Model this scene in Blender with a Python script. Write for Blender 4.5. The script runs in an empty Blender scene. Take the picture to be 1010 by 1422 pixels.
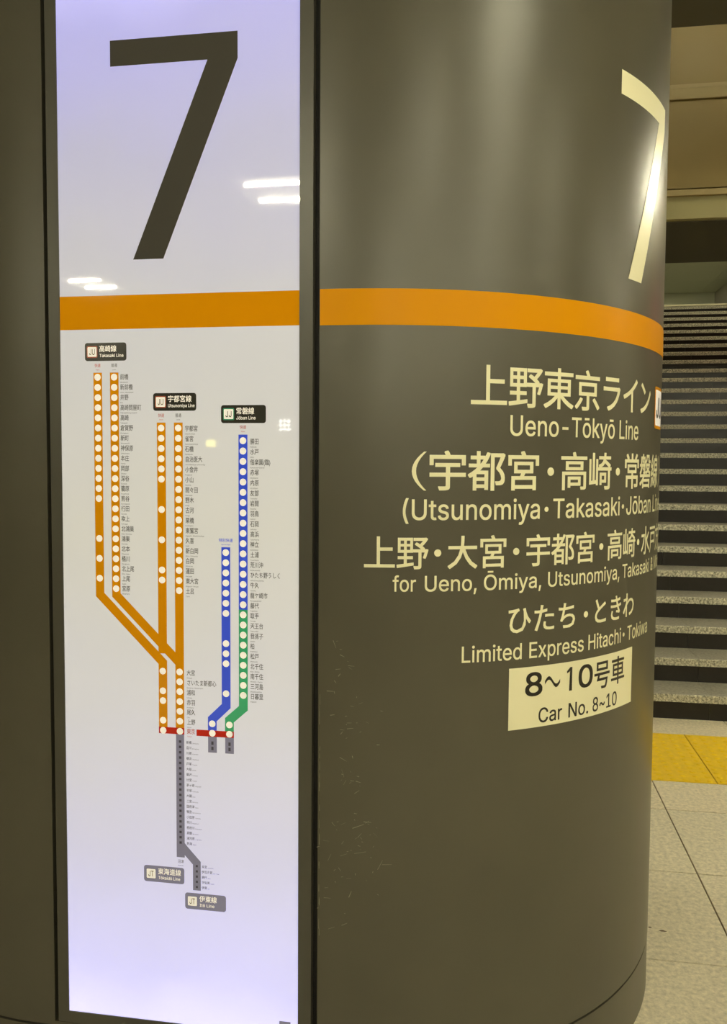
import bpy, bmesh, math, os, random
import numpy as np
from mathutils import Vector, Matrix, geometry
C = bpy.context.scene.collection
random.seed(7)

# ------------------------------------------------------------------ camera
# hall frame: x along the sign face and the stair nosings, y into the hall, z up, metres
TH = math.atan(.1625); PITCH = .0564; ROLL = .0066
def hall_dir(x, y, z):
    return Vector((x*math.cos(TH) - y*math.sin(TH), x*math.sin(TH) + y*math.cos(TH), z))
cp, sp, cr, sr = math.cos(PITCH), math.sin(PITCH), math.cos(ROLL), math.sin(ROLL)
right, up, fwd = hall_dir(cr, sr*sp, sr*cp), hall_dir(-sr, cr*sp, cr*cp), hall_dir(0, cp, -sp)
cam = bpy.data.cameras.new('camera'); cam.sensor_fit = 'HORIZONTAL'; cam.sensor_width = 36
cam.lens = 36*1160.2/1010; cam.clip_start = .05
camo = bpy.data.objects.new('camera', cam); C.objects.link(camo)
m = Matrix((right, up, -fwd)).transposed().to_4x4(); m.translation = (0, 0, 1.6)
camo.matrix_world = m
bpy.context.scene.camera = camo

# ------------------------------------------------------------------ world and exposure
w = bpy.data.worlds.new('world'); bpy.context.scene.world = w; w.use_nodes = True
w.node_tree.nodes['Background'].inputs[0].default_value = (1, .93, .68, 1)
w.node_tree.nodes['Background'].inputs[1].default_value = .05
vs = bpy.context.scene.view_settings
vs.view_transform = 'Standard'; vs.look = 'None'; vs.exposure = 0; vs.gamma = 1; vs.use_curve_mapping = False
LIGHT = (1, .93, .66)
TUBE = 440.0            # strength of the ceiling tubes

# ------------------------------------------------------------------ materials
def mat(name, col, rough=.5, spec=.5, metal=0, emit=None, es=0, coat=0, coat_rough=.05, noise=None, bump=None, ior=None):
    """noise = (scale, amount, detail): colour mottling; bump = (scale, strength)"""
    mt = bpy.data.materials.new(name); mt.use_nodes = True
    nt = mt.node_tree; b = nt.nodes['Principled BSDF']
    b.inputs['Base Color'].default_value = (*col, 1); b.inputs['Roughness'].default_value = rough
    b.inputs['Specular IOR Level'].default_value = spec; b.inputs['Metallic'].default_value = metal
    b.inputs['Coat Weight'].default_value = coat; b.inputs['Coat Roughness'].default_value = coat_rough
    if ior: b.inputs['IOR'].default_value = ior
    if emit:
        b.inputs['Emission Color'].default_value = (*emit, 1); b.inputs['Emission Strength'].default_value = es
    if noise or bump:
        tc = nt.nodes.new('ShaderNodeNewGeometry')
    if noise:
        n = nt.nodes.new('ShaderNodeTexNoise'); n.inputs['Scale'].default_value = noise[0]; n.inputs['Detail'].default_value = noise[2]
        n.inputs['Roughness'].default_value = .7
        r = nt.nodes.new('ShaderNodeValToRGB'); a = noise[1]
        r.color_ramp.elements[0].position = .33; r.color_ramp.elements[1].position = .67
        r.color_ramp.elements[0].color = (*[c*(1-a) for c in col], 1)
        r.color_ramp.elements[1].color = (*[min(1, c*(1+a)) for c in col], 1)
        nt.links.new(tc.outputs['Position'], n.inputs['Vector'])
        nt.links.new(n.outputs['Fac'], r.inputs['Fac']); nt.links.new(r.outputs['Color'], b.inputs['Base Color'])
    if bump:
        n = nt.nodes.new('ShaderNodeTexNoise'); n.inputs['Scale'].default_value = bump[0]; n.inputs['Detail'].default_value = 3
        bp = nt.nodes.new('ShaderNodeBump'); bp.inputs['Strength'].default_value = bump[1]; bp.inputs['Distance'].default_value = .002
        nt.links.new(tc.outputs['Position'], n.inputs['Vector']); nt.links.new(n.outputs['Fac'], bp.inputs['Height'])
        nt.links.new(bp.outputs['Normal'], b.inputs['Normal'])
    return mt

M = dict(
    paint=mat('olive_grey_enamel', (.079, .073, .051), .33, .5, noise=(3, .05, 2)),
    frame=mat('grey_frame_metal', (.066, .063, .048), .35, .5),
    gap=mat('dark_rubber_gap', (.008, .007, .006), .6),
    orange=mat('orange_film', (.74, .31, .001), .3, .06),
    orange_print=mat('orange_print', (.60, .24, .001), .03, .4, emit=(.60, .22, .001), es=.25),
    cream=mat('cream_film', (.93, .90, .62), .3, .4),
    plate=mat('cream_plate_film', (.90, .87, .60), .3, .4),
    ink=mat('black_film', (.012, .011, .008), .3),
    seven=mat('charcoal_print', (.07, .067, .06), .05, .5),
    badge=mat('dark_brown_print', (.03, .028, .022), .2),
    badge_grey=mat('lilac_grey_print', (.17, .165, .22), .1, emit=(.17,.165,.25), es=.5),
    grey=mat('grey_line_print', (.16, .155, .2), .1, emit=(.17,.165,.25), es=.5),
    greyd=mat('dark_grey_print', (.08, .075, .1), .2),
    blue=mat('blue_print', (.035, .07, .52), .1, emit=(.035,.07,.52), es=.5),
    green=mat('green_print', (.04, .34, .15), .1, emit=(.04,.34,.15), es=.3),
    red=mat('red_print', (.62, .02, .008), .2),
    dot=mat('white_print', (.95, .92, .86), .2, emit=(.95, .88, .8), es=.35),
    text=mat('brown_text_print', (.10, .095, .08), .3),
    pinktext=mat('red_text_print', (.6, .12, .08), .3),
    scratch=mat('scratch', (.25, .24, .18), .6),
    tile=mat('beige_floor_stone', (.78, .69, .50), .45, .4, noise=(55, .26, 10), bump=(90, .15)),
    tile2=mat('beige_floor_stone_cooler', (.73, .66, .49), .45, .4, noise=(55, .26, 10), bump=(90, .15)),
    grout=mat('brown_grout', (.13, .085, .04), .9),
    yellow=mat('yellow_tactile_rubber', (.90, .60, .003), .5, .2, noise=(25, .08, 4)),
    granite=mat('speckled_granite', (.45, .43, .33), .5, .4, noise=(75, .8, 3)),
    tread=mat('granite_tread_top', (.34, .32, .25), .4, .4, noise=(60, .3, 3)),
    riser=mat('black_riser_stone', (.016, .013, .01), .3, .3, noise=(30, .1, 3)),
    tan=mat('tan_wall_panel', (.215, .16, .06), .5, .3, noise=(1.5, .05, 2)),
    tan2=mat('tan_wall_moulding', (.30, .235, .11), .5, .3),
    olive=mat('olive_fascia_panel', (.28, .25, .12), .5, .3),
    dark=mat('dark_soffit_panel', (.06, .055, .035), .5, .3),
    beam=mat('dark_beam_metal', (.09, .085, .065), .5, .3),
    ceil=mat('grey_ceiling_panel', (.34, .33, .26), .6, .3),
    wall=mat('hall_wall_panel', (.45, .43, .36), .5, .3),
    walld=mat('hall_wall_dark_panel', (.05, .047, .04), .5, .3),
    upper=mat('green_grey_ceiling_panel', (.62, .64, .48), .45, .4),
    tube=mat('fluorescent_tube', (.9, .9, .9), .5, emit=LIGHT, es=TUBE),
    tube_dim=mat('dimmed_fluorescent_tube', (.9, .9, .9), .5, emit=LIGHT, es=TUBE*.3),  # same tube, strength cut to soften the highlights on the column
    hood=mat('white_luminaire_hood', (.6, .6, .55), .4),
    poster=mat('lit_pink_poster', (.5, .1, .12), .5, emit=(1, .22, .25), es=1.2),
    lamp_y=mat('lit_yellow_sign_face', (.8, .8, .1), .5, emit=(1, .9, .12), es=10),
    lamp_w=mat('lit_white_sign_face', (.9, .9, .9), .5, emit=(1, 1, .9), es=16),
)
def panel_material():
    """opal acrylic of the backlit sign: cool LED rows glow stronger towards its two ends"""
    mt = bpy.data.materials.new('backlit_opal_acrylic'); mt.use_nodes = True
    nt = mt.node_tree; b = nt.nodes['Principled BSDF']
    b.inputs['Base Color'].default_value = (.56, .555, .53, 1); b.inputs['Roughness'].default_value = .02
    b.inputs['Specular IOR Level'].default_value = .5
    tc = nt.nodes.new('ShaderNodeTexCoord'); sx = nt.nodes.new('ShaderNodeSeparateXYZ')
    nt.links.new(tc.outputs['Object'], sx.inputs[0])
    mr = nt.nodes.new('ShaderNodeMapRange'); mr.inputs['From Min'].default_value = .2; mr.inputs['From Max'].default_value = 2.9
    nz = nt.nodes.new('ShaderNodeTexNoise'); nz.inputs['Scale'].default_value = 3.5
    nt.links.new(tc.outputs['Object'], nz.inputs['Vector'])
    ma = nt.nodes.new('ShaderNodeMath'); ma.operation = 'MULTIPLY_ADD'; ma.inputs[1].default_value = .08
    nt.links.new(nz.outputs['Fac'], ma.inputs[0]); nt.links.new(mr.outputs[0], ma.inputs[2])
    nt.links.new(sx.outputs['Z'], mr.inputs['Value'])
    r = nt.nodes.new('ShaderNodeValToRGB'); e = r.color_ramp.elements
    pts = [(.03, (.62, .60, 1.0)), (.09, (.40, .40, .80)), (.2, (.33, .335, .55)), (.33, (.31, .315, .38)), (.5, (.30, .30, .30)),
           (.68, (.26, .27, .33)), (.82, (.17, .185, .42)), (.94, (.15, .16, .60)), (1, (.3, .3, .9))]
    e[0].position, e[0].color = pts[0][0], (*pts[0][1], 1); e[1].position, e[1].color = pts[-1][0], (*pts[-1][1], 1)
    for p, c in pts[1:-1]:
        x = e.new(p); x.color = (*c, 1)
    nt.links.new(ma.outputs[0], r.inputs['Fac']); nt.links.new(r.outputs['Color'], b.inputs['Emission Color'])
    b.inputs['Emission Strength'].default_value = 1
    return mt
M['panel'] = panel_material()

# ------------------------------------------------------------------ helpers
def link(o, parent=None):
    C.objects.link(o)
    if parent: o.parent = parent
    return o
def tag(o, label=None, cat=None, group=None, kind=None):
    if label: o['label'] = label
    if cat: o['category'] = cat
    if group: o['group'] = group
    if kind: o['kind'] = kind
    return o
def empty(name, label, cat, group=None, loc=(0, 0, 0)):
    o = bpy.data.objects.new(name, None); o.location = loc; o.empty_display_size = .1
    return tag(link(o), label, cat, group)
def obj(name, bm, m, parent=None, smooth=False):
    me = bpy.data.meshes.new(name)
    if isinstance(bm, bmesh.types.BMesh):
        bm.to_mesh(me); bm.free()
    else:
        me.from_pydata(bm[0], [], bm[1])
    me.materials.append(m)
    if smooth:
        for p in me.polygons: p.use_smooth = True
        me.shade_smooth() if False else None
    o = bpy.data.objects.new(name, me)
    return link(o, parent)
def box(bm, x0, x1, y0, y1, z0, z1):
    v = [bm.verts.new(p) for p in ((x0,y0,z0),(x1,y0,z0),(x1,y1,z0),(x0,y1,z0),(x0,y0,z1),(x1,y0,z1),(x1,y1,z1),(x0,y1,z1))]
    for f in ((3,2,1,0),(4,5,6,7),(0,1,5,4),(1,2,6,5),(2,3,7,6),(3,0,4,7)): bm.faces.new([v[i] for i in f])
def boxo(name, m, parent, *c, bevel=0):
    bm = bmesh.new(); box(bm, *c)
    if bevel: bmesh.ops.bevel(bm, geom=bm.edges[:], offset=bevel, segments=1, affect='EDGES')
    return obj(name, bm, m, parent)
def struct(o): o['kind'] = 'structure'; return o
def prism(bm, pts, z0, z1):
    a = [bm.verts.new((x, y, z0)) for x, y in pts]; b = [bm.verts.new((x, y, z1)) for x, y in pts]; n = len(pts)
    for i in range(n): bm.faces.new((a[i], a[(i+1) % n], b[(i+1) % n], b[i]))
    bm.faces.new(a[::-1]); bm.faces.new(b)

# ------------------------------------------------------------------ setting: floor
floor = struct(boxo('floor', M['grout'], None, -11, 9, -12, 5.5, -.12, -.006))
P = .626
xs = [.794 + P*k for k in range(-9, 9)]
ys = [3.377 + P*k for k in range(-9, 1)] + [4.004, 4.375]
tm = {}
def floor_tile(x0, x1, y0, y1):
    g = .003
    key = (round(x1-x0, 3), round(y1-y0, 3), random.randint(0, 1))
    if key not in tm:
        bm = bmesh.new(); a, b = (x1-x0)/2-g, (y1-y0)/2-g
        box(bm, -a, a, -b, b, -.02, 0)
        me = bpy.data.meshes.new('floor_tile'); bm.to_mesh(me); bm.free(); me.materials.append(M['tile2' if key[2] else 'tile'])
        tm[key] = me
    o = link(bpy.data.objects.new('floor_tile', tm[key]), floor); o.location = ((x0+x1)/2, (y0+y1)/2, 0)
for i in range(len(xs)-1):
    for j in range(len(ys)-1): floor_tile(xs[i], xs[i+1], ys[j], ys[j+1])
    floor_tile(xs[i], xs[i+1], 5.165, 5.49)
# tactile paving: domed yellow tiles in one row before the stairs
tact = None
W = .79
for k in range(-6, 5):
    x0 = 1.115 + W*k
    if tact is None:
        bm = bmesh.new(); box(bm, -W/2+.003, W/2-.003, -W/2+.002, W/2-.002, -.02, .001)
        n = 13
        for i in range(n):
            for j in range(n):
                cx, cy = (i-(n-1)/2)*W/n, (j-(n-1)/2)*W/n
                r0 = [bm.verts.new((cx+.017*math.cos(a*math.pi/4), cy+.017*math.sin(a*math.pi/4), .001)) for a in range(8)]
                r1 = [bm.verts.new((cx+.011*math.cos(a*math.pi/4), cy+.011*math.sin(a*math.pi/4), .0055)) for a in range(8)]
                for a in range(8): bm.faces.new((r0[a], r0[(a+1) % 8], r1[(a+1) % 8], r1[a]))
                bm.faces.new(r1)
        tact = bpy.data.meshes.new('tactile_tile'); bm.to_mesh(tact); bm.free(); tact.materials.append(M['yellow'])
    o = link(bpy.data.objects.new('tactile_tile', tact), floor); o.location = (x0+W/2, 4.77, 0)
    o['label'] = 'yellow tactile warning tile with raised domes'

for k, (x, y, a, b) in enumerate(((.541, 2.945, .006, .004), (.581, 2.929, .013, .0045))):      # dark flecks trodden into the stone
    bm = bmesh.new(); n = 9
    v_ = [bm.verts.new((a*math.cos(6.283*i/n)*(1+.25*math.sin(5*i)), b*math.sin(6.283*i/n)*(1+.2*math.cos(3*i)), .0006)) for i in range(n)]
    bm.faces.new(v_); o = obj('stain', bm, M['grout'], floor); o.location = (x, y, 0)
# ------------------------------------------------------------------ setting: ceilings, walls, bulkhead
def grid_ceiling(name, x0, x1, y0, y1, z, px, py, m, th=.05):
    base = struct(boxo(name, M['gap'], None, x0, x1, y0, y1, z+.01, z+th+.05))
    me = {}
    nx, ny = max(1, round((x1-x0)/px)), max(1, round((y1-y0)/py)); a, b = (x1-x0)/nx, (y1-y0)/ny
    bm = bmesh.new(); box(bm, -a/2+.004, a/2-.004, -b/2+.004, b/2-.004, 0, .03)
    pm = bpy.data.meshes.new('ceiling_panel'); bm.to_mesh(pm); bm.free(); pm.materials.append(m)
    for i in range(nx):
        for j in range(ny):
            o = link(bpy.data.objects.new('ceiling_panel', pm), base); o.location = (x0+a*(i+.5), y0+b*(j+.5), z)
    return base
grid_ceiling('ceiling', -11, 9, -12, 3.2, 3.5, 2, 1.6, M['ceil'])
struct(boxo('trim_1', M['beam'], None, -11, 9, 3.2, 3.9, 3.5, 4.9))
grid_ceiling('ceiling', -11, 9, 3.9, 5.6, 4.8, 2, 1.6, M['ceil'])
grid_ceiling('ceiling', -3, 8, 6.82, 24, 6.3, 1.32, 1.55, M['upper'])
struct(boxo('wall_rear', M['walld'], None, -11, 9, -12.2, -12, 0, 3.6))
struct(boxo('wall_left', M['walld'], None, -11.2, -11, -12, 6, 0, 4.9))
struct(boxo('wall_right', M['wall'], None, 9, 9.2, -12, 5.6, 0, 4.9))
bk = struct(boxo('wall_far', M['tan'], None, -11, 9, 5.62, 6.82, 3.30, 6.4))
for i in range(-4, 4):                     # cladding panels of the bulkhead over the stairs
    x0, x1 = i*2.4+.3, i*2.4+2.7
    boxo('wall_panel', M['tan'], bk, max(x0+.002, -11), min(x1-.002, 9), 5.6, 5.62, 3.98, 4.8)
    boxo('wall_panel', M['tan'], bk, max(x0+.002, -11), min(x1-.002, 9), 5.6, 5.62, 3.345, 3.885)
    boxo('soffit_panel', M['dark'], bk, max(x0+.002, -11), min(x1-.002, 9), 5.66, 6.1, 3.155, 3.30)
    boxo('soffit_panel', M['dark'], bk, max(x0+.002, -11), min(x1-.002, 9), 6.11, 6.82, 3.165, 3.30)
boxo('moulding', M['tan2'], bk, -11, 9, 5.585, 5.62, 3.887, 3.951)
boxo('moulding', M['tan2'], bk, -11, 9, 5.592, 5.62, 3.955, 3.979)
boxo('moulding', M['tan2'], bk, -11, 9, 5.585, 5.62, 3.297, 3.333)
boxo('fascia_panel', M['olive'], bk, -11, 9, 5.61, 5.66, 3.16, 3.297)
struct(boxo('wall_stair_right', M['wall'], None, 5.65, 5.85, 5.49, 25, 0, 6.4))
struct(boxo('wall_stair_left', M['wall'], None, -3.2, -3.0, 5.49, 25, 0, 6.4))
struct(boxo('wall_back', M['upper'], None, -3, 5.65, 24.03, 24.2, 4.2, 6.4))
struct(boxo('wall_side_left', M['wall'], None, -11, -3.2, 5.49, 5.6, 0, 3.3))
struct(boxo('wall_side_right', M['wall'], None, 5.85, 9, 5.49, 5.6, 0, 3.3))

# ------------------------------------------------------------------ staircase
st = empty('staircase', 'wide granite staircase with black risers climbing away behind the round column', 'staircase', loc=(0, 5.493, 0))
RH, NS = .1581, 27
T1, T2, EX = .3321, .389, .107
depth = [0]
for i in range(1, NS+1): depth.append(depth[-1] + (T1 if i < 17 else T1+EX if i == 17 else T2))
XJ = [1.336 + 1.21*k for k in range(-4, 4)]; XJ[0] = -3.0; XJ = XJ[:-1] + [4.966, 5.65]
XJ = sorted(set(round(x, 3) for x in XJ))
cache = {}
def piece(name, key, build, m, loc):
    if key not in cache:
        bm = bmesh.new(); build(bm); me = bpy.data.meshes.new(name); bm.to_mesh(me); bm.free()
        for mm in m: me.materials.append(mm)
        if name == 'tread':
            for p in me.polygons: p.material_index = 1 if p.normal.y < -.5 else 0
        cache[key] = me
    o = link(bpy.data.objects.new(name, cache[key]), st); o.location = loc
for i in range(NS):
    d0, d1, z = depth[i], depth[i+1], (i+1)*RH
    for a, b in zip(XJ[:-1], XJ[1:]):
        wd = b-a-.002; dd = d1-d0+.02
        if i == NS-1: dd = 23.98-5.493-d0
        def tr(bm):
            # stone slab with a small chamfer on the nosing
            pts = [(-.012, -.0487), (-.012, -.005), (-.007, 0), (dd, 0), (dd, -.0487)]
            A = [bm.verts.new((0, y, q)) for y, q in pts]; B = [bm.verts.new((wd, y, q)) for y, q in pts]
            for k in range(5): bm.faces.new((A[k], B[k], B[(k+1) % 5], A[(k+1) % 5]))
            bm.faces.new(A); bm.faces.new(B[::-1]); bmesh.ops.recalc_face_normals(bm, faces=bm.faces)
        piece('tread', ('t', round(wd, 3), round(dd, 3)), tr, [M['tread'], M['granite']], (a+.001, d0, z))
        piece('riser', ('r', round(wd, 3)), lambda bm: box(bm, 0, wd, 0, .02, 0, RH-.0487), [M['riser']], (a+.001, d0, i*RH))
boxo('edge_strip', M['cream'], st, -2.99, 5.64, depth[NS-1]-.02, depth[NS-1]+.03, NS*RH+.002, NS*RH+.03)
bm = bmesh.new()                         # concrete core under the stones
for i in range(NS): box(bm, -2.99, 5.64, depth[i]+.02, 23.98-5.493, i*RH-.05 if i else 0, (i+1)*RH-.0487)
obj('core', bm, M['gap'], st)

# ------------------------------------------------------------------ column
CX, CY, R, CXL = -.3936, 2.7883, .8837, -1.13
YF = CY - R                               # front flat face, y = 1.9046
col = empty('column', 'large olive-grey enamelled station column with rounded ends, cream lettering and orange band', 'column', loc=(0, 0, 0))
def capsule(r, n=96, notch=None):
    pts = [(CX + r*math.sin(t), CY - r*math.cos(t)) for t in [math.pi*i/n for i in range(n+1)]]
    pts += [(CXL - r*math.sin(t), CY + r*math.cos(t)) for t in [math.pi*i/n for i in range(n+1)]]
    if notch: pts += [(notch[0], CY-r), (notch[0], notch[2]), (notch[1], notch[2]), (notch[1], CY-r)]
    return pts
SX0, SX1, SZ0, SZ1 = -1.0985, -.4150, .178, 3.0
bm = bmesh.new()
prism(bm, capsule(R), .1675, SZ0); prism(bm, capsule(R, notch=(SX0, SX1, YF+.12)), SZ0, SZ1); prism(bm, capsule(R), SZ1, 3.5)
sh = obj('shaft', bm, M['paint'], col)
for p in sh.data.polygons: p.use_smooth = abs(p.normal.z) < .5
sh.data.set_sharp_from_angle(angle=math.radians(20)) if hasattr(sh.data, 'set_sharp_from_angle') else None
bm = bmesh.new(); prism(bm, capsule(R-.006), .155, .172); obj('groove', bm, M['gap'], col)
bm = bmesh.new(); prism(bm, capsule(R-.001), 0, .1600)
sb = obj('base_ring', bm, M['paint'], col)
for p in sb.data.polygons: p.use_smooth = abs(p.normal.z) < .5
if hasattr(sb.data, 'set_sharp_from_angle'): sb.data.set_sharp_from_angle(angle=math.radians(20))

def wrap(s, z, off=.0008):
    """s = arc length from the column's nearest line, negative s runs onto the flat face"""
    if s < 0: return (CX + s, YF - off, z)
    a = s/R; r = R+off
    return (CX + r*math.sin(a), CY - r*math.cos(a), z)
def wrap_mesh(name, bm, m, parent, off=.0008, step=.012):
    """bm holds flat (s, z, 0) geometry; cut it into narrow strips and bend it round the shaft"""
    xs_ = [v.co.x for v in bm.verts]; a, b = min(xs_), max(xs_)
    k = math.ceil(a/step)
    while k*step < b:
        bmesh.ops.bisect_plane(bm, geom=bm.verts[:]+bm.edges[:]+bm.faces[:], plane_co=(k*step, 0, 0), plane_no=(1, 0, 0), dist=1e-6); k += 1
    for v in bm.verts: v.co = wrap(v.co.x, v.co.y, off+v.co.z)
    for f in bm.faces:
        f.normal_update()
        c = f.calc_center_median()
        if f.normal.dot(Vector((c.x-CX if c.x > CX else 0, c.y-CY, 0))) < 0: f.normal_flip()
    return obj(name, bm, m, parent)
def poly(bm, pts, z=0):
    vs_ = [bm.verts.new((x, y, z)) for x, y in pts]
    f = bm.faces.new(vs_); f.normal_update(); bmesh.ops.triangulate(bm, faces=[f])
def rect(bm, x0, x1, y0, y1, z=0): poly(bm, [(x0, y0), (x1, y0), (x1, y1), (x0, y1)], z)
def rrect(bm, x0, x1, y0, y1, r, z=0):
    pts = []
    for cx_, cy_, a0 in ((x1-r, y1-r, 0), (x0+r, y1-r, 90), (x0+r, y0+r, 180), (x1-r, y0+r, 270)):
        pts += [(cx_+r*math.cos(math.radians(a0+q)), cy_+r*math.sin(math.radians(a0+q))) for q in (0, 30, 60, 90)]
    poly(bm, pts, z)
def disc(bm, cx_, cy_, r, z=0, n=14): poly(bm, [(cx_+r*math.cos(2*math.pi*i/n), cy_+r*math.sin(2*math.pi*i/n)) for i in range(n)], z)

# ------------------------------------------------------------------ lettering from Blender's own fonts
try:
    LATIN = bpy.data.fonts.load(os.path.join(bpy.utils.system_resource('DATAFILES'), 'fonts', 'Inter.woff2'))
except Exception:
    LATIN = None
GC = {}
def glyphs(s, latin=False, bold=0, res=3):
    """flat triangles (verts, faces) of the string at size 1, filled by the non-zero winding rule"""
    key = (s, latin, bold, res)
    if key in GC: return GC[key]
    c = bpy.data.curves.new('tmp', 'FONT'); c.body = s; c.size = 1; c.resolution_u = res; c.fill_mode = 'NONE'
    if latin and LATIN: c.font = LATIN
    o = bpy.data.objects.new('tmp', c); C.objects.link(o)
    me = o.to_mesh(); V = [Vector((v.co.x, v.co.y)) for v in me.vertices]; Ed = [tuple(e.vertices) for e in me.edges]
    o.to_mesh_clear(); bpy.data.objects.remove(o); bpy.data.curves.remove(c)
    # orient every edge along its outline (vertices run in order round each loop)
    Ed = [(a, b) if b == a+1 else (b, a) if a == b+1 else (max(a, b), min(a, b)) for a, b in Ed]
    r = geometry.delaunay_2d_cdt(V, Ed, [], 0, 1e-6); VV, FF = r[0], r[2]
    if not FF: GC[key] = ([], []); return GC[key]
    P_ = np.array([tuple(v) for v in V]); a = P_[[e[0] for e in Ed]]; b = P_[[e[1] for e in Ed]]
    T = np.array([tuple(v) for v in VV]); F = []
    for f in FF:
        cx_, cy_ = T[list(f)].mean(0)
        up_ = (a[:, 1] <= cy_) & (b[:, 1] > cy_); dn = (a[:, 1] > cy_) & (b[:, 1] <= cy_)
        side = (b[:, 0]-a[:, 0])*(cy_-a[:, 1]) - (cx_-a[:, 0])*(b[:, 1]-a[:, 1])
        if int((up_ & (side > 0)).sum()) - int((dn & (side < 0)).sum()): F.append(tuple(f))
    V2 = [(x, y, 0) for x, y in T]; F2 = list(F)
    if bold:                       # heavier weight: four shifted copies, each a hair deeper
        for q, (dx, dy) in enumerate(((1, 1), (-1, 1), (1, -1), (-1, -1))):
            n0 = len(V2); V2 += [(x+dx*bold*.75, y+dy*bold*.75, -q-1) for x, y in T]; F2 += [tuple(i+n0 for i in f) for f in F]
    GC[key] = (V2, F2)
    return GC[key]
def put(bm, VF, fx, fy, z=0):
    vs_ = [bm.verts.new((fx(p[0]), fy(p[1]), z+p[2]*5e-5)) for p in VF[0]]
    for f in VF[1]:
        try: bm.faces.new([vs_[i] for i in f])
        except ValueError: pass
def fit(bm, s, x0, x1, base, cap, latin=True, bold=.008, res=3, capref='H', inkz=False, z=0):
    """ink of s from x0 to x1; baseline and cap height (or the ink's own bottom and top) at base, cap"""
    VF = glyphs(s, latin, bold, res); xs_ = [v[0] for v in VF[0]]; a, b = min(xs_), max(xs_)
    if inkz: ys_ = [v[1] for v in VF[0]]; lo, hi = min(ys_), max(ys_)
    else: lo, hi = 0, max(v[1] for v in glyphs(capref, latin)[0])
    kx = (x1-x0)/(b-a) if x1 is not None else (cap-base)/(hi-lo)
    put(bm, VF, lambda x: x0+(x-a)*kx, lambda y: base+(y-lo)*(cap-base)/(hi-lo), z)
def jp(bm, s, x0, pitch, lo, hi, bold=.013, wide=1.0, z=0, res=3):
    """one cell per character, x0 = left edge of the first cell; lo, hi = ink range of a full kanji"""
    ref = glyphs('野', False, bold, 2); ry = [v[1] for v in ref[0]]; a, b = min(ry), max(ry); k = (hi-lo)/(b-a)
    for i, ch in enumerate(s):
        if ch == '・': disc(bm, x0+pitch*(i+.5), (lo+hi)/2, pitch*.088, z, 18); continue
        if ch == '　': continue
        VF = glyphs(ch, False, bold, res); c0 = x0+pitch*(i+.5)
        put(bm, VF, lambda x: c0+(x-.5)*pitch*wide, lambda y: lo+(y-a)*k, z)

def seven(x0, z0, sc=1):
    """numeral 7 outline: wide top bar and slanting stem"""
    p = [(0, .5085), (0, .4490), (.2395, .4490), (.0535, 0), (.1290, 0), (.3121, .4475), (.3121, .5085)]
    return [(x0+x*sc, z0+y*sc) for x, y in p]

# column print
bm = bmesh.new(); rect(bm, -.0205, 1.62, 1.9200, 2.0025); wrap_mesh('orange_band', bm, M['orange'], col)
bm = bmesh.new(); poly(bm, seven(.7757, 2.0840)); wrap_mesh('numeral', bm, M['cream'], col)['label'] = 'cream platform number 7 on the curved side'
def row(fn, label=None):
    bm = bmesh.new(); fn(bm); o = wrap_mesh('lettering', bm, M['cream'], col)
    if label: o['label'] = label
row(lambda b: jp(b, '上野東京ライン', .3300, .0966, 1.7375, 1.8310, wide=1.03))
row(lambda b: fit(b, 'Ueno-Tōkyō Line', .4337, .9110, 1.6716, 1.7190))
def r3(b):
    for t_, x_ in (('宇都宮', .2310), ('高崎', .5785), ('常磐線', .8290)): jp(b, t_, x_, .0965, 1.5412, 1.6300, bold=.016, wide=1.02)
    disc(b, .5500, 1.5866, .0102, 0, 20); disc(b, .7999, 1.5866, .0102, 0, 20)
    for sx, xx in ((1, .1945), (-1, 1.1620)):     # tall round brackets
        n = 12; o_, i_ = [], []
        for k in range(n+1):
            t = (k/n-.5)*2; yy = 1.5865 + t*.0450; bow = (1-t*t)
            o_.append((xx+sx*(.0285-.0285*bow), yy)); i_.append((xx+sx*(.0345-.0245*bow), yy))
        for k in range(n): poly(b, [o_[k], i_[k], i_[k+1], o_[k+1]])
row(r3)
def r4(b):
    for s, x0, x1 in (('(Utsunomiya', .1746, .5197), ('Takasaki', .5598, .8140), ('Jōban Line)', .8482, 1.195)):
        fit(b, s, x0, x1, 1.4735, 1.5205)
    disc(b, .5395, 1.4955, .0062); disc(b, .8298, 1.4955, .0062)
row(r4)
def r5(b):
    for t_, x_ in (('上野', .0830), ('大宮', .2795), ('宇都宮', .4795), ('高崎', .7565), ('水戸方面', .9500)): jp(b, t_, x_, .0767, 1.3580, 1.4320, wide=1.02)
    for x_ in (.2575, .4552, .7331, .9285): disc(b, x_, 1.3960, .0086, 0, 20)
row(r5)
def r6(b):
    for s, x0, x1 in (('for', .1524, .2070), ('Ueno,', .2276, .3535), ('Ōmiya,', .3716, .5280), ('Utsunomiya,', .5484, .8201),
                      ('Takasaki', .8352, 1.0300), ('& Mito', 1.0480, 1.19)):
        fit(b, s, x0, x1, 1.3062, 1.3422)
row(r6)
def r7(b):
    jp(b, 'ひたち', .4300, .0730, 1.1965, 1.2625); jp(b, 'ときわ', .7000, .0708, 1.1965, 1.2625); disc(b, .6780, 1.2275, .0080, 0, 20)
row(r7)
def r8(b):
    for s, x0, x1 in (('Limited', .3187, .4753), ('Express', .4968, .6724), ('Hitachi', .6901, .8359), ('Tokiwa', .8727, 1.0253)):
        fit(b, s, x0, x1, 1.1350, 1.1732)
    disc(b, .8506, 1.1540, .0055)
row(r8)
bm = bmesh.new(); rrect(bm, 1.0500, 1.1690, 1.7076, 1.8261, .010); mk = wrap_mesh('line_mark', bm, M['orange'], col); mk['label'] = 'orange-bordered square line mark at the column edge'
bm = bmesh.new(); rrect(bm, 1.0590, 1.1600, 1.7166, 1.8171, .006); wrap_mesh('mark_face', bm, M['dot'], mk, off=.0013)
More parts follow.
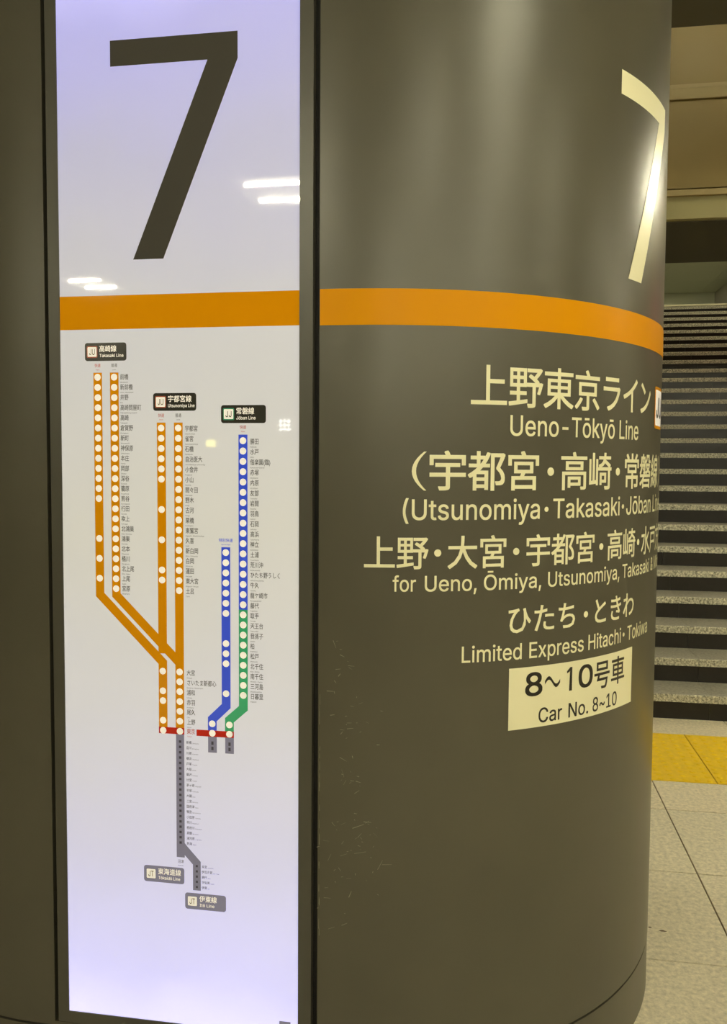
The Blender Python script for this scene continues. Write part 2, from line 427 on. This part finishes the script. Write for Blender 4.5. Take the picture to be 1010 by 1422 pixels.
bm = bmesh.new(); fit(bm, 'JU', 1.0680, 1.1510, 1.7400, 1.7950, bold=.02); wrap_mesh('lettering', bm, M['ink'], mk, off=.0018)
bm = bmesh.new(); rect(bm, .4411, .9050, .9622, 1.1135); pl = wrap_mesh('car_plate', bm, M['plate'], col); pl['label'] = 'cream car number plate'
def pt(b):
    for s, x0, x1 in (('8', .4864, .5370), ('~', .5444, .5920), ('1', .6130, .6320), ('0', .6555, .7095)):
        if s == '~':
            n = 16; top, bot = [], []
            for k in range(n+1):
                t = k/n; yy = 1.0700 + .0105*math.sin(2*math.pi*t)
                top.append((x0+(x1-x0)*t, yy+.0044)); bot.append((x0+(x1-x0)*t, yy-.0044))
            for k in range(n): poly(b, [bot[k], bot[k+1], top[k+1], top[k]])
        elif s == '1': poly(b, [(.6225, 1.0400), (.6325, 1.0400), (.6325, 1.0995), (.6250, 1.0995)]); poly(b, [(.6145, 1.0905), (.6145, 1.0850), (.6235, 1.0890), (.6300, 1.0995), (.6250, 1.0995)], 1e-4)
        else: fit(b, s, x0, x1, 1.0400, 1.0995, inkz=True, bold=.014)
    jp(b, '号車', .7120, .0745, 1.0270, 1.0970, bold=.012, wide=1.0)
bm = bmesh.new(); pt(bm); wrap_mesh('lettering', bm, M['ink'], pl, off=.0014)
bm = bmesh.new()
for s, x0, x1 in (('Car', .5267, .6005), ('No.', .6222, .6940), ('8~10', .7114, .8200)): fit(bm, s, x0, x1, .9722, 1.0080)
wrap_mesh('lettering', bm, M['ink'], pl, off=.0014)
bm = bmesh.new()                           # scratches worn into the enamel beside the lightbox
rs = random.Random(3)
def scr(s, z, L, wd, a):
    dx, dz = L*math.cos(a)/2, L*math.sin(a)/2; nx, nz = -wd*math.sin(a)/2, wd*math.cos(a)/2
    poly(bm, [(s-dx-nx, z-dz-nz), (s+dx-nx, z+dz-nz), (s+dx*1.1, z+dz*1.15), (s-dx+nx, z-dz+nz)])
for c_s, c_z, sp_s, sp_z, n in ((.03, 1.13, .04, .05, 12), (.06, 1.0, .05, .05, 16), (.06, .86, .04, .04, 14), (.07, .74, .05, .03, 18), (.05, .66, .05, .06, 14), (.04, .56, .04, .05, 9), (.12, .64, .03, .06, 6)):
    for _ in range(n):
        scr(rs.gauss(c_s, sp_s*.6), rs.gauss(c_z, sp_z*.6), min(.03, .002+rs.expovariate(140)), rs.uniform(.0004, .0018), rs.gauss(.2, .7))
wrap_mesh('scratches', bm, M['scratch'], col, off=.0003)
bm = bmesh.new()
for k in range(22):
    s = -.0185 + rs.uniform(0, .0015); z = rs.uniform(.45, 1.18); scr(s, z, rs.uniform(.008, .03), .0009, 1.57)
wrap_mesh('edge_wear', bm, M['scratch'], col, off=.0004)

# ------------------------------------------------------------------ backlit platform sign, flush in the column's flat face
sg = empty('platform_sign', 'tall backlit white platform sign with route map set flush into the column', 'sign', loc=(0, 0, 0))
YP = 1.9000                               # face of the acrylic
WX0, WX1, WZ0, WZ1 = -1.0565, -.4612, .2130, 2.86
FX0, FX1 = -1.0850, -.4295
bm = bmesh.new()
box(bm, FX0, WX0, YP-.002, YP+.10, SZ0+.006, 2.99); box(bm, WX1, FX1, YP-.002, YP+.10, SZ0+.006, 2.99)
box(bm, WX0, WX1, YP-.002, YP+.10, SZ0+.006, WZ0); box(bm, WX0, WX1, YP-.002, YP+.10, WZ1, 2.99)
box(bm, FX0, FX1, YP+.09, YP+.11, SZ0+.006, 2.99)
obj('frame', bm, M['frame'], sg)
boxo('acrylic_panel', M['panel'], sg, WX0, WX1, YP+.0005, YP+.012, WZ0, WZ1)
bm = bmesh.new(); box(bm, SX0, FX0, YF+.02, YF+.1, SZ0, SZ1); box(bm, FX1, SX1, YF+.02, YF+.1, SZ0, SZ1)
obj('gasket', bm, M['gap'], sg)
def print_mesh(name, bm, m, parent=sg, lvl=1, label=None):
    """bm is flat (x, z, 0): stand it on the acrylic; lvl lifts ink layers over each other by fractions of a millimetre"""
    for v in bm.verts: v.co = (v.co.x, YP+.0005-.00015*lvl-v.co.z*.4, v.co.y)
    for f in bm.faces:
        f.normal_update()
        if f.normal.y > 0: f.normal_flip()
    o = obj(name, bm, m, parent)
    if label: o['label'] = label
    return o
bm = bmesh.new(); poly(bm, seven(-.9207, 2.0830)); print_mesh('numeral', bm, M['seven'], label='charcoal platform number 7')
bm = bmesh.new(); rect(bm, WX0, WX1, 1.9205, 2.0005); print_mesh('orange_band', bm, M['orange_print'])

HW = .01095; PT = .02436
XA1, XA2, XB1, XB2, XC1, XC2 = -.9607, -.9182, -.8000, -.7570, -.6400, -.5972
XG, XH = -.6750, -.6320
def path(bm, pts, hw=HW):
    """ribbon of constant width along a polyline with mitred corners"""
    L, Rr = [], []
    for i, p in enumerate(pts):
        d0 = Vector(p)-Vector(pts[i-1]) if i else Vector(pts[1])-Vector(p)
        d1 = Vector(pts[i+1])-Vector(p) if i < len(pts)-1 else d0
        d0, d1 = d0.normalized(), d1.normalized(); n = Vector((-d0.y-d1.y, d0.x+d1.x)).normalized()
        k = hw/max(.3, n.dot(Vector((-d0.y, d0.x))))
        L.append((p[0]+n.x*k, p[1]+n.y*k)); Rr.append((p[0]-n.x*k, p[1]-n.y*k))
    for i in range(len(pts)-1): poly(bm, [L[i], Rr[i], Rr[i+1], L[i+1]])
DOT = []
def station_dot(x, z, parent):
    if not DOT:
        bm = bmesh.new(); disc(bm, 0, 0, .0082)
        for v in bm.verts: v.co = (v.co.x, 0, v.co.y)
        for f in bm.faces:
            f.normal_update()
            if f.normal.y > 0: f.normal_flip()
        me = bpy.data.meshes.new('station_dot'); bm.to_mesh(me); bm.free(); me.materials.append(M['dot']); DOT.append(me)
    o = link(bpy.data.objects.new('station_dot', DOT[0]), parent); o.location = (x, YP+.0005-.0011, z)
LV = [0]
def route(m, paths, dots, label):
    LV[0] += .5
    bm = bmesh.new()
    for p in paths: path(bm, [Vector(q) for q in p])
    o = print_mesh('route_line', bm, m, lvl=1+LV[0], label=label)
    for x, z in dots: station_dot(x, z, o)
    return o
zA = lambda i: 1.8064 - PT*i
zB = lambda i: 1.6844 - .02434*i
zO = lambda i: 1.0968 - .02422*i            # Omiya (0) to Tokyo (6)
zC = lambda i: 1.6548 - .02430*i
route(M['orange_print'], [[(XA1, 1.8175), (XA1, 1.279), (XB1, 1.118), (XB1, .951)]],
      [(XA1, zA(i)) for i in list(range(13))+[16, 18, 20]], 'outer left orange line bending right')
route(M['orange_print'], [[(XA2, 1.8175), (XA2, 1.279), (XB2, 1.118)]],
      [(XA2, zA(i)) for i in range(22)], 'second orange line bending right')
route(M['orange_print'], [[(XB1, 1.6975), (XB1, 1.14)]],
      [(XB1, zB(i)) for i in (0, 1, 2, 3, 4, 5, 8, 11, 14, 15)] + [(XB1, zO(i)) for i in (0, 2, 3, 5)], 'straight orange line with few dots')
route(M['orange_print'], [[(XB2, 1.6975), (XB2, .951)]],
      [(XB2, zB(i)) for i in range(17)] + [(XB2, zO(i)) for i in range(6)], 'straight orange line with many dots')
route(M['blue'], [[(XC2, 1.6691), (XC2, zC(16.5))]], [(XC2, zC(i)) for i in range(17)], 'right blue line')
route(M['green'], [[(XC2, zC(16.5)), (XC2, 1.0160), (XH, .9850), (XH, .950)]],
      [(XC2, zC(i)) for i in range(17, 26)] + [(XH, .9736)], 'green line bending left')
route(M['blue'], [[(XC1, 1.4022), (XC1, 1.0190), (XG, .9850), (XG, .950)]],
      [(XC1, zC(i)+.002) for i in (11, 12, 13, 14, 15, 16, 17, 20, 21, 22, 25)] + [(XG, .9740)], 'short blue line bending left')
bm = bmesh.new(); rect(bm, -.8110, -.7460, .9432, .9592); print_mesh('route_line', bm, M['red'], lvl=5.5, label='short red crossing line, left piece')
bm = bmesh.new(); rect(bm, -.7150, -.6208, .9420, .9575)
ro = print_mesh('route_line', bm, M['red'], lvl=5.5, label='short red crossing line, right piece')
for x in (XB1, XB2, XG, XH): station_dot(x, .9508, ro)
bm = bmesh.new(); path(bm, [Vector((XB2-.0002, .9435)), Vector((XB2-.0002, .6365))], .0104)
print_mesh('route_line', bm, M['grey'], lvl=1, label='long grey line running down')
bm = bmesh.new()
path(bm, [Vector((XB2+.001, .6690)), Vector((XB2+.006, .6620)), Vector((-.7160, .6250)), Vector((-.7160, .5566))], .0100)
go = print_mesh('route_line', bm, M['grey'], lvl=2, label='grey line bending right')
for x in (XG, XH):
    b_ = bmesh.new(); rect(b_, x-HW, x+HW, .9028, .9430); print_mesh('route_line', b_, M['grey'], lvl=1, label='short grey stub of a line')
bm = bmesh.new()
for i in range(20): rect(bm, XB2-.0032, XB2+.0028, .9222-.01324*i, .9282-.01324*i)
for i in range(5): rect(bm, -.7185, -.7135, .6150-.0131*i, .6205-.0131*i)
for x in (XG, XH): rect(bm, x-.0028, x+.0028, .9090, .9175); rect(bm, x-.0028, x+.0028, .9220, .9305)
print_mesh('station_marks', bm, M['greyd'], go, lvl=3)['kind'] = 'stuff'

A_ = [('前橋','Maebashi'),('新前橋','Shim-Maebashi'),('井野','Ino'),('高崎問屋町','Takasakitonyamachi'),('高崎','Takasaki'),('倉賀野','Kuragano'),('新町','Shimmachi'),
      ('神保原','Jimbohara'),('本庄','Honjo'),('岡部','Okabe'),('深谷','Fukaya'),('籠原','Kagohara'),('熊谷','Kumagaya'),('行田','Gyoda'),('吹上','Fukiage'),
      ('北鴻巣','Kita-Konosu'),('鴻巣','Konosu'),('北本','Kitamoto'),('桶川','Okegawa'),('北上尾','Kita-Ageo'),('上尾','Ageo'),('宮原','Miyahara')]
B_ = [('宇都宮','Utsunomiya'),('雀宮','Suzumenomiya'),('石橋','Ishibashi'),('自治医大','Jichi Medical University'),('小金井','Koganei'),('小山','Oyama'),('間々田','Mamada'),
      ('野木','Nogi'),('古河','Koga'),('栗橋','Kurihashi'),('東鷲宮','Higashi-Washinomiya'),('久喜','Kuki'),('新白岡','Shin-Shiraoka'),('白岡','Shiraoka'),('蓮田','Hasuda'),
      ('東大宮','Higashi-Omiya'),('土呂','Toro')]
O_ = [('大宮','Omiya'),('さいたま新都心','Saitama-Shintoshin'),('浦和','Urawa'),('赤羽','Akabane'),('尾久','Oku'),('上野','Ueno')]
J_ = [('勝田','Katsuta'),('水戸','Mito'),('偕楽園(臨)','Kairakuen(Extra)'),('赤塚','Akatsuka'),('内原','Uchihara'),('友部','Tomobe'),('岩間','Iwama'),('羽鳥','Hatori'),
      ('石岡','Ishioka'),('高浜','Takahama'),('神立','Kandatsu'),('土浦','Tsuchiura'),('荒川沖','Arakawaoki'),('ひたち野うしく','Hitachinoushiku'),('牛久','Ushiku'),
      ('龍ケ崎市','Ryugasakishi'),('藤代','Fujishiro'),('取手','Toride'),('天王台','Tennodai'),('我孫子','Abiko'),('柏','Kashiwa'),('松戸','Matsudo'),
      ('北千住','Kita-Senju'),('南千住','Minami-Senju'),('三河島','Mikawashima'),('日暮里','Nippori')]
T_ = [('新橋','Shimbashi'),('品川','Shinagawa'),('川崎','Kawasaki'),('横浜','Yokohama'),('戸塚','Totsuka'),('大船','Ofuna'),('藤沢','Fujisawa'),('辻堂','Tsujido'),('茅ヶ崎','Chigasaki'),
      ('平塚','Hiratsuka'),('大磯','Oiso'),('二宮','Ninomiya'),('国府津','Kozu'),('鴨宮','Kamonomiya'),('小田原','Odawara'),('早川','Hayakawa'),('根府川','Nebukawa'),('真鶴','Manazuru'),
      ('湯河原','Yugawara'),('熱海','Atami')]
I_ = [('来宮','Kinomiya'),('伊豆多賀','Izu-Taga'),('網代','Ajiro'),('宇佐美','Usami'),('伊東','Ito')]
def scaled(bm, s, x, base, kx, ky, latin, bold=0, res=1, z=0):
    VF = glyphs(s, latin, bold, res)
    if VF[0]: put(bm, VF, lambda u: x+u*kx, lambda v: base+v*ky, z)
    return max((v[0] for v in VF[0]), default=0)*kx
def names(lst, x, z0, dz, m=M['text']):
    bm = bmesh.new()
    for i, (j, e) in enumerate(lst):
        z = z0-dz*i
        scaled(bm, j, x, z-.0052, .0107, .0150, False, .012)
        scaled(bm, e, x, z-.0138, .0064, .0060, True, .0)
    print_mesh('station_names', bm, m, lvl=2)
names(A_, -.9035, 1.8064, PT); names(B_, -.7405, 1.6830, .02434); names(O_, -.7395, 1.0950, .02422); names(J_, -.5800, 1.6525, .02430)
names([('東京', 'Tokyo')], -.7400, .9512, .02, M['pinktext'])
for lst, x, z0, dz in ((T_, -.7415, .9245, .01324), (I_, -.7035, .6175, .0131)):
    bm = bmesh.new()
    for i, (j, e) in enumerate(lst):
        z = z0-dz*i; wd = scaled(bm, j, x, z-.0035, .0068, .0082, False, .008); scaled(bm, e, x+wd+.002, z-.0035, .0048, .0048, True)
    print_mesh('station_names', bm, M['greyd'], lvl=2)
def header(x, z, j, e, m, kx=.0078):
    bm = bmesh.new()
    for s, b, k, kz, lt in ((j, z, kx, .0098, False), (e, z-.0078, .0052, .0050, True)):
        VF = glyphs(s, lt, .006, 1); hw_ = (max(v[0] for v in VF[0])+min(v[0] for v in VF[0]))/2*k
        put(bm, VF, lambda u: x-hw_+u*k, lambda v: b+v*kz)
    print_mesh('line_header', bm, m, lvl=2)
header(XA1, 1.8310, '快速', 'Rapid', M['pinktext']); header(XA2, 1.8310, '普通', 'Local', M['text'])
header(XB1, 1.7110, '快速', 'Rapid', M['pinktext']); header(XB2, 1.7110, '普通', 'Local', M['text'])
header(XC2, 1.6830, '快速', 'Rapid', M['pinktext']); header(XC1, 1.4150, '特別快速', 'Special Rapid', M['blue'], .0088)
header(XB2, .6225, '沼津', 'Numazu', M['text'])
def badge(x0, x1, z0, z1, code, j, e, bgm, sqm, txm, lab):
    bm = bmesh.new(); rrect(bm, x0, x1, z0, z1, .006); b = print_mesh('line_badge', bm, bgm, lvl=1, label=lab)
    cz = (z0+z1)/2; h = .0135
    bm = bmesh.new(); rrect(bm, x0+.0050, x0+.0050+.0275, cz-h-.0005, cz+h+.0005, .003); print_mesh('badge_border', bm, sqm, b, lvl=3)
    bm = bmesh.new(); rrect(bm, x0+.0072, x0+.0303, cz-.0115, cz+.0115, .002); print_mesh('badge_face', bm, M['dot'], b, lvl=5)
    bm = bmesh.new(); fit(bm, code, x0+.0115, x0+.0260, cz-.0070, cz+.0070, res=2, bold=.01); print_mesh('lettering', bm, txm, b, lvl=7)
    bm = bmesh.new(); xx = x0+.0365
    scaled(bm, j, xx, cz+.0010, .0150, .0170, False, .012, 2)
    fit(bm, e, xx+.001, min(x1-.004, xx+.0048*len(e)), cz-.0125, cz-.0050, res=2); print_mesh('lettering', bm, M['dot'], b, lvl=3)
rb = mat('badge_border_red', (.42, .10, .05), .3); gb = mat('badge_border_green', (.02, .30, .18), .3)
badge(-.9930, -.8866, 1.8455, 1.8888, 'JU', '高崎線', 'Takasaki Line', M['badge'], rb, M['ink'], 'dark line badge at far left')
badge(-.8198, -.7120, 1.7255, 1.7675, 'JU', '宇都宮線', 'Utsunomiya Line', M['badge'], rb, M['ink'], 'dark line badge in the middle')
badge(-.6510, -.5415, 1.6960, 1.7382, 'JJ', '常磐線', 'Jōban Line', M['badge'], gb, M['ink'], 'dark line badge at right')
badge(-.8530, -.7484, .5688, .6098, 'JT', '東海道線', 'Tōkaidō Line', M['badge_grey'], M['badge_grey'], M['greyd'], 'grey line badge, upper')
badge(-.7465, -.6420, .5085, .5493, 'JT', '伊東線', 'Itō Line', M['badge_grey'], M['badge_grey'], M['greyd'], 'grey line badge, lower')
bm = bmesh.new(); rect(bm, -.5079, -.4800, .2350, .2495); print_mesh('maker_mark', bm, M['grey'], lvl=1, label='small grey tag in the lower corner')

# ------------------------------------------------------------------ lights of the hall
def luminaire(x, y, z, hang=0, L=.40, label='square twin-tube ceiling light of the hall, seen only as a reflection, some at the right added as fill', dim=False, name='ceiling_light'):
    o = empty(name, label, 'light', 'ceiling lights of the hall', (x, y, z))
    bm = bmesh.new(); box(bm, -L/2-.08, L/2+.08, -.31, .31, .012, .03)
    for a in (-1, 1): box(bm, -L/2-.08, L/2+.08, a*.31-.01, a*.31+.01, -.02, .03); box(bm, a*(L/2+.08)-.01, a*(L/2+.08)+.01, -.31, .31, -.02, .03)
    obj('hood', bm, M['hood'], o)
    for a in (-.17, .17):
        bm = bmesh.new(); bmesh.ops.create_cone(bm, cap_ends=True, segments=10, radius1=.011, radius2=.011, depth=L, matrix=Matrix.Translation((0, a, -.015)) @ Matrix.Rotation(math.pi/2, 4, 'Y'))
        obj('tube', bm, M['tube_dim' if dim else 'tube'], o)
    if hang:
        bm = bmesh.new()
        for a in (-L/2, L/2): box(bm, a-.006, a+.006, -.006, .006, .03, hang)
        obj('suspension_rod', bm, M['frame'], o)
for x, y in ((-1.50, -1.84), (-4.2, -4.42), (1.2, -4.4), (3.9, -4.4), (3.9, -2.0), (5.9, -2.2), (5.9, 0.2), (5.9, 2.9), (-1.5, -7.2), (1.2, -7.2), (3.9, -7.2), (6.5, -7.2), (-6.8, -7.2), (1.2, -10), (3.9, -10)):  # some fixtures on the right are added to raise the ambient light
    luminaire(x, y, 3.47, L=.33 if x == -4.2 else .40)
for x, y in ((1.05, -.75), (2.2, .25), (1.25, 1.05), (3.3, 1.1)): luminaire(x, y, 3.47, dim=True, label='square ceiling light with dim tubes above the near side of the column')
luminaire(3.0, 4.92, 3.49, hang=1.31, label='square twin-tube light hung on rods before the stairs, outside the view')
luminaire(6.9, 4.6, 3.49, hang=1.31, label='square twin-tube light hung on rods at the far right of the hall')
for x, y in ((-1.2, 4.3), (1.4, 4.3), (4.0, 4.3), (6.6, 4.3)):  # unseen fixtures added to brighten the bulkhead
    luminaire(x, y, 4.77, dim=x > 0, label='square twin-tube light added unseen high above the foot of the stairs to brighten the bulkhead')
for x, y in ((1.5, 9), (3.8, 12), (1.2, 15), (3.6, 18), (1.0, 21)):  # unseen fixtures added to light the upper flight and its ceiling
    luminaire(x, y, 6.27, label='square twin-tube light added unseen behind the tan bulkhead to light the upper stairs')
p = empty('poster', 'backlit pink poster on the wall at the right of the stairs', 'poster', loc=(5.62, 8.8, 3.75))
boxo('frame', M['frame'], p, -.04, .03, -1.05, 1.05, -.6, .6); boxo('sheet', M['poster'], p, -.05, -.039, -1, 1, -.55, .55)
p = empty('wall_sign', 'small lit yellow sign on the rear wall, seen as a reflection', 'sign', loc=(-5.6, -11.97, 2.0))
boxo('frame', M['frame'], p, -.11, .11, -.03, .03, -.08, .08); boxo('sign_face', M['lamp_y'], p, -.1, .1, .03, .035, -.07, .07)
p = empty('wall_sign', 'small lit white sign on the rear wall, seen as a reflection', 'sign', loc=(-4.11, -11.97, 2.36))
boxo('frame', M['frame'], p, -.15, .15, -.03, .03, -.15, .15)
bm = bmesh.new()
for q in range(3):
    box(bm, -.12, .12, .03, .034, -.10+q*.08, -.075+q*.08)
for q in (-.08, 0, .08): box(bm, q-.012, q+.012, .03, .0345, -.12, .12)
obj('sign_face', bm, M['lamp_w'], p)
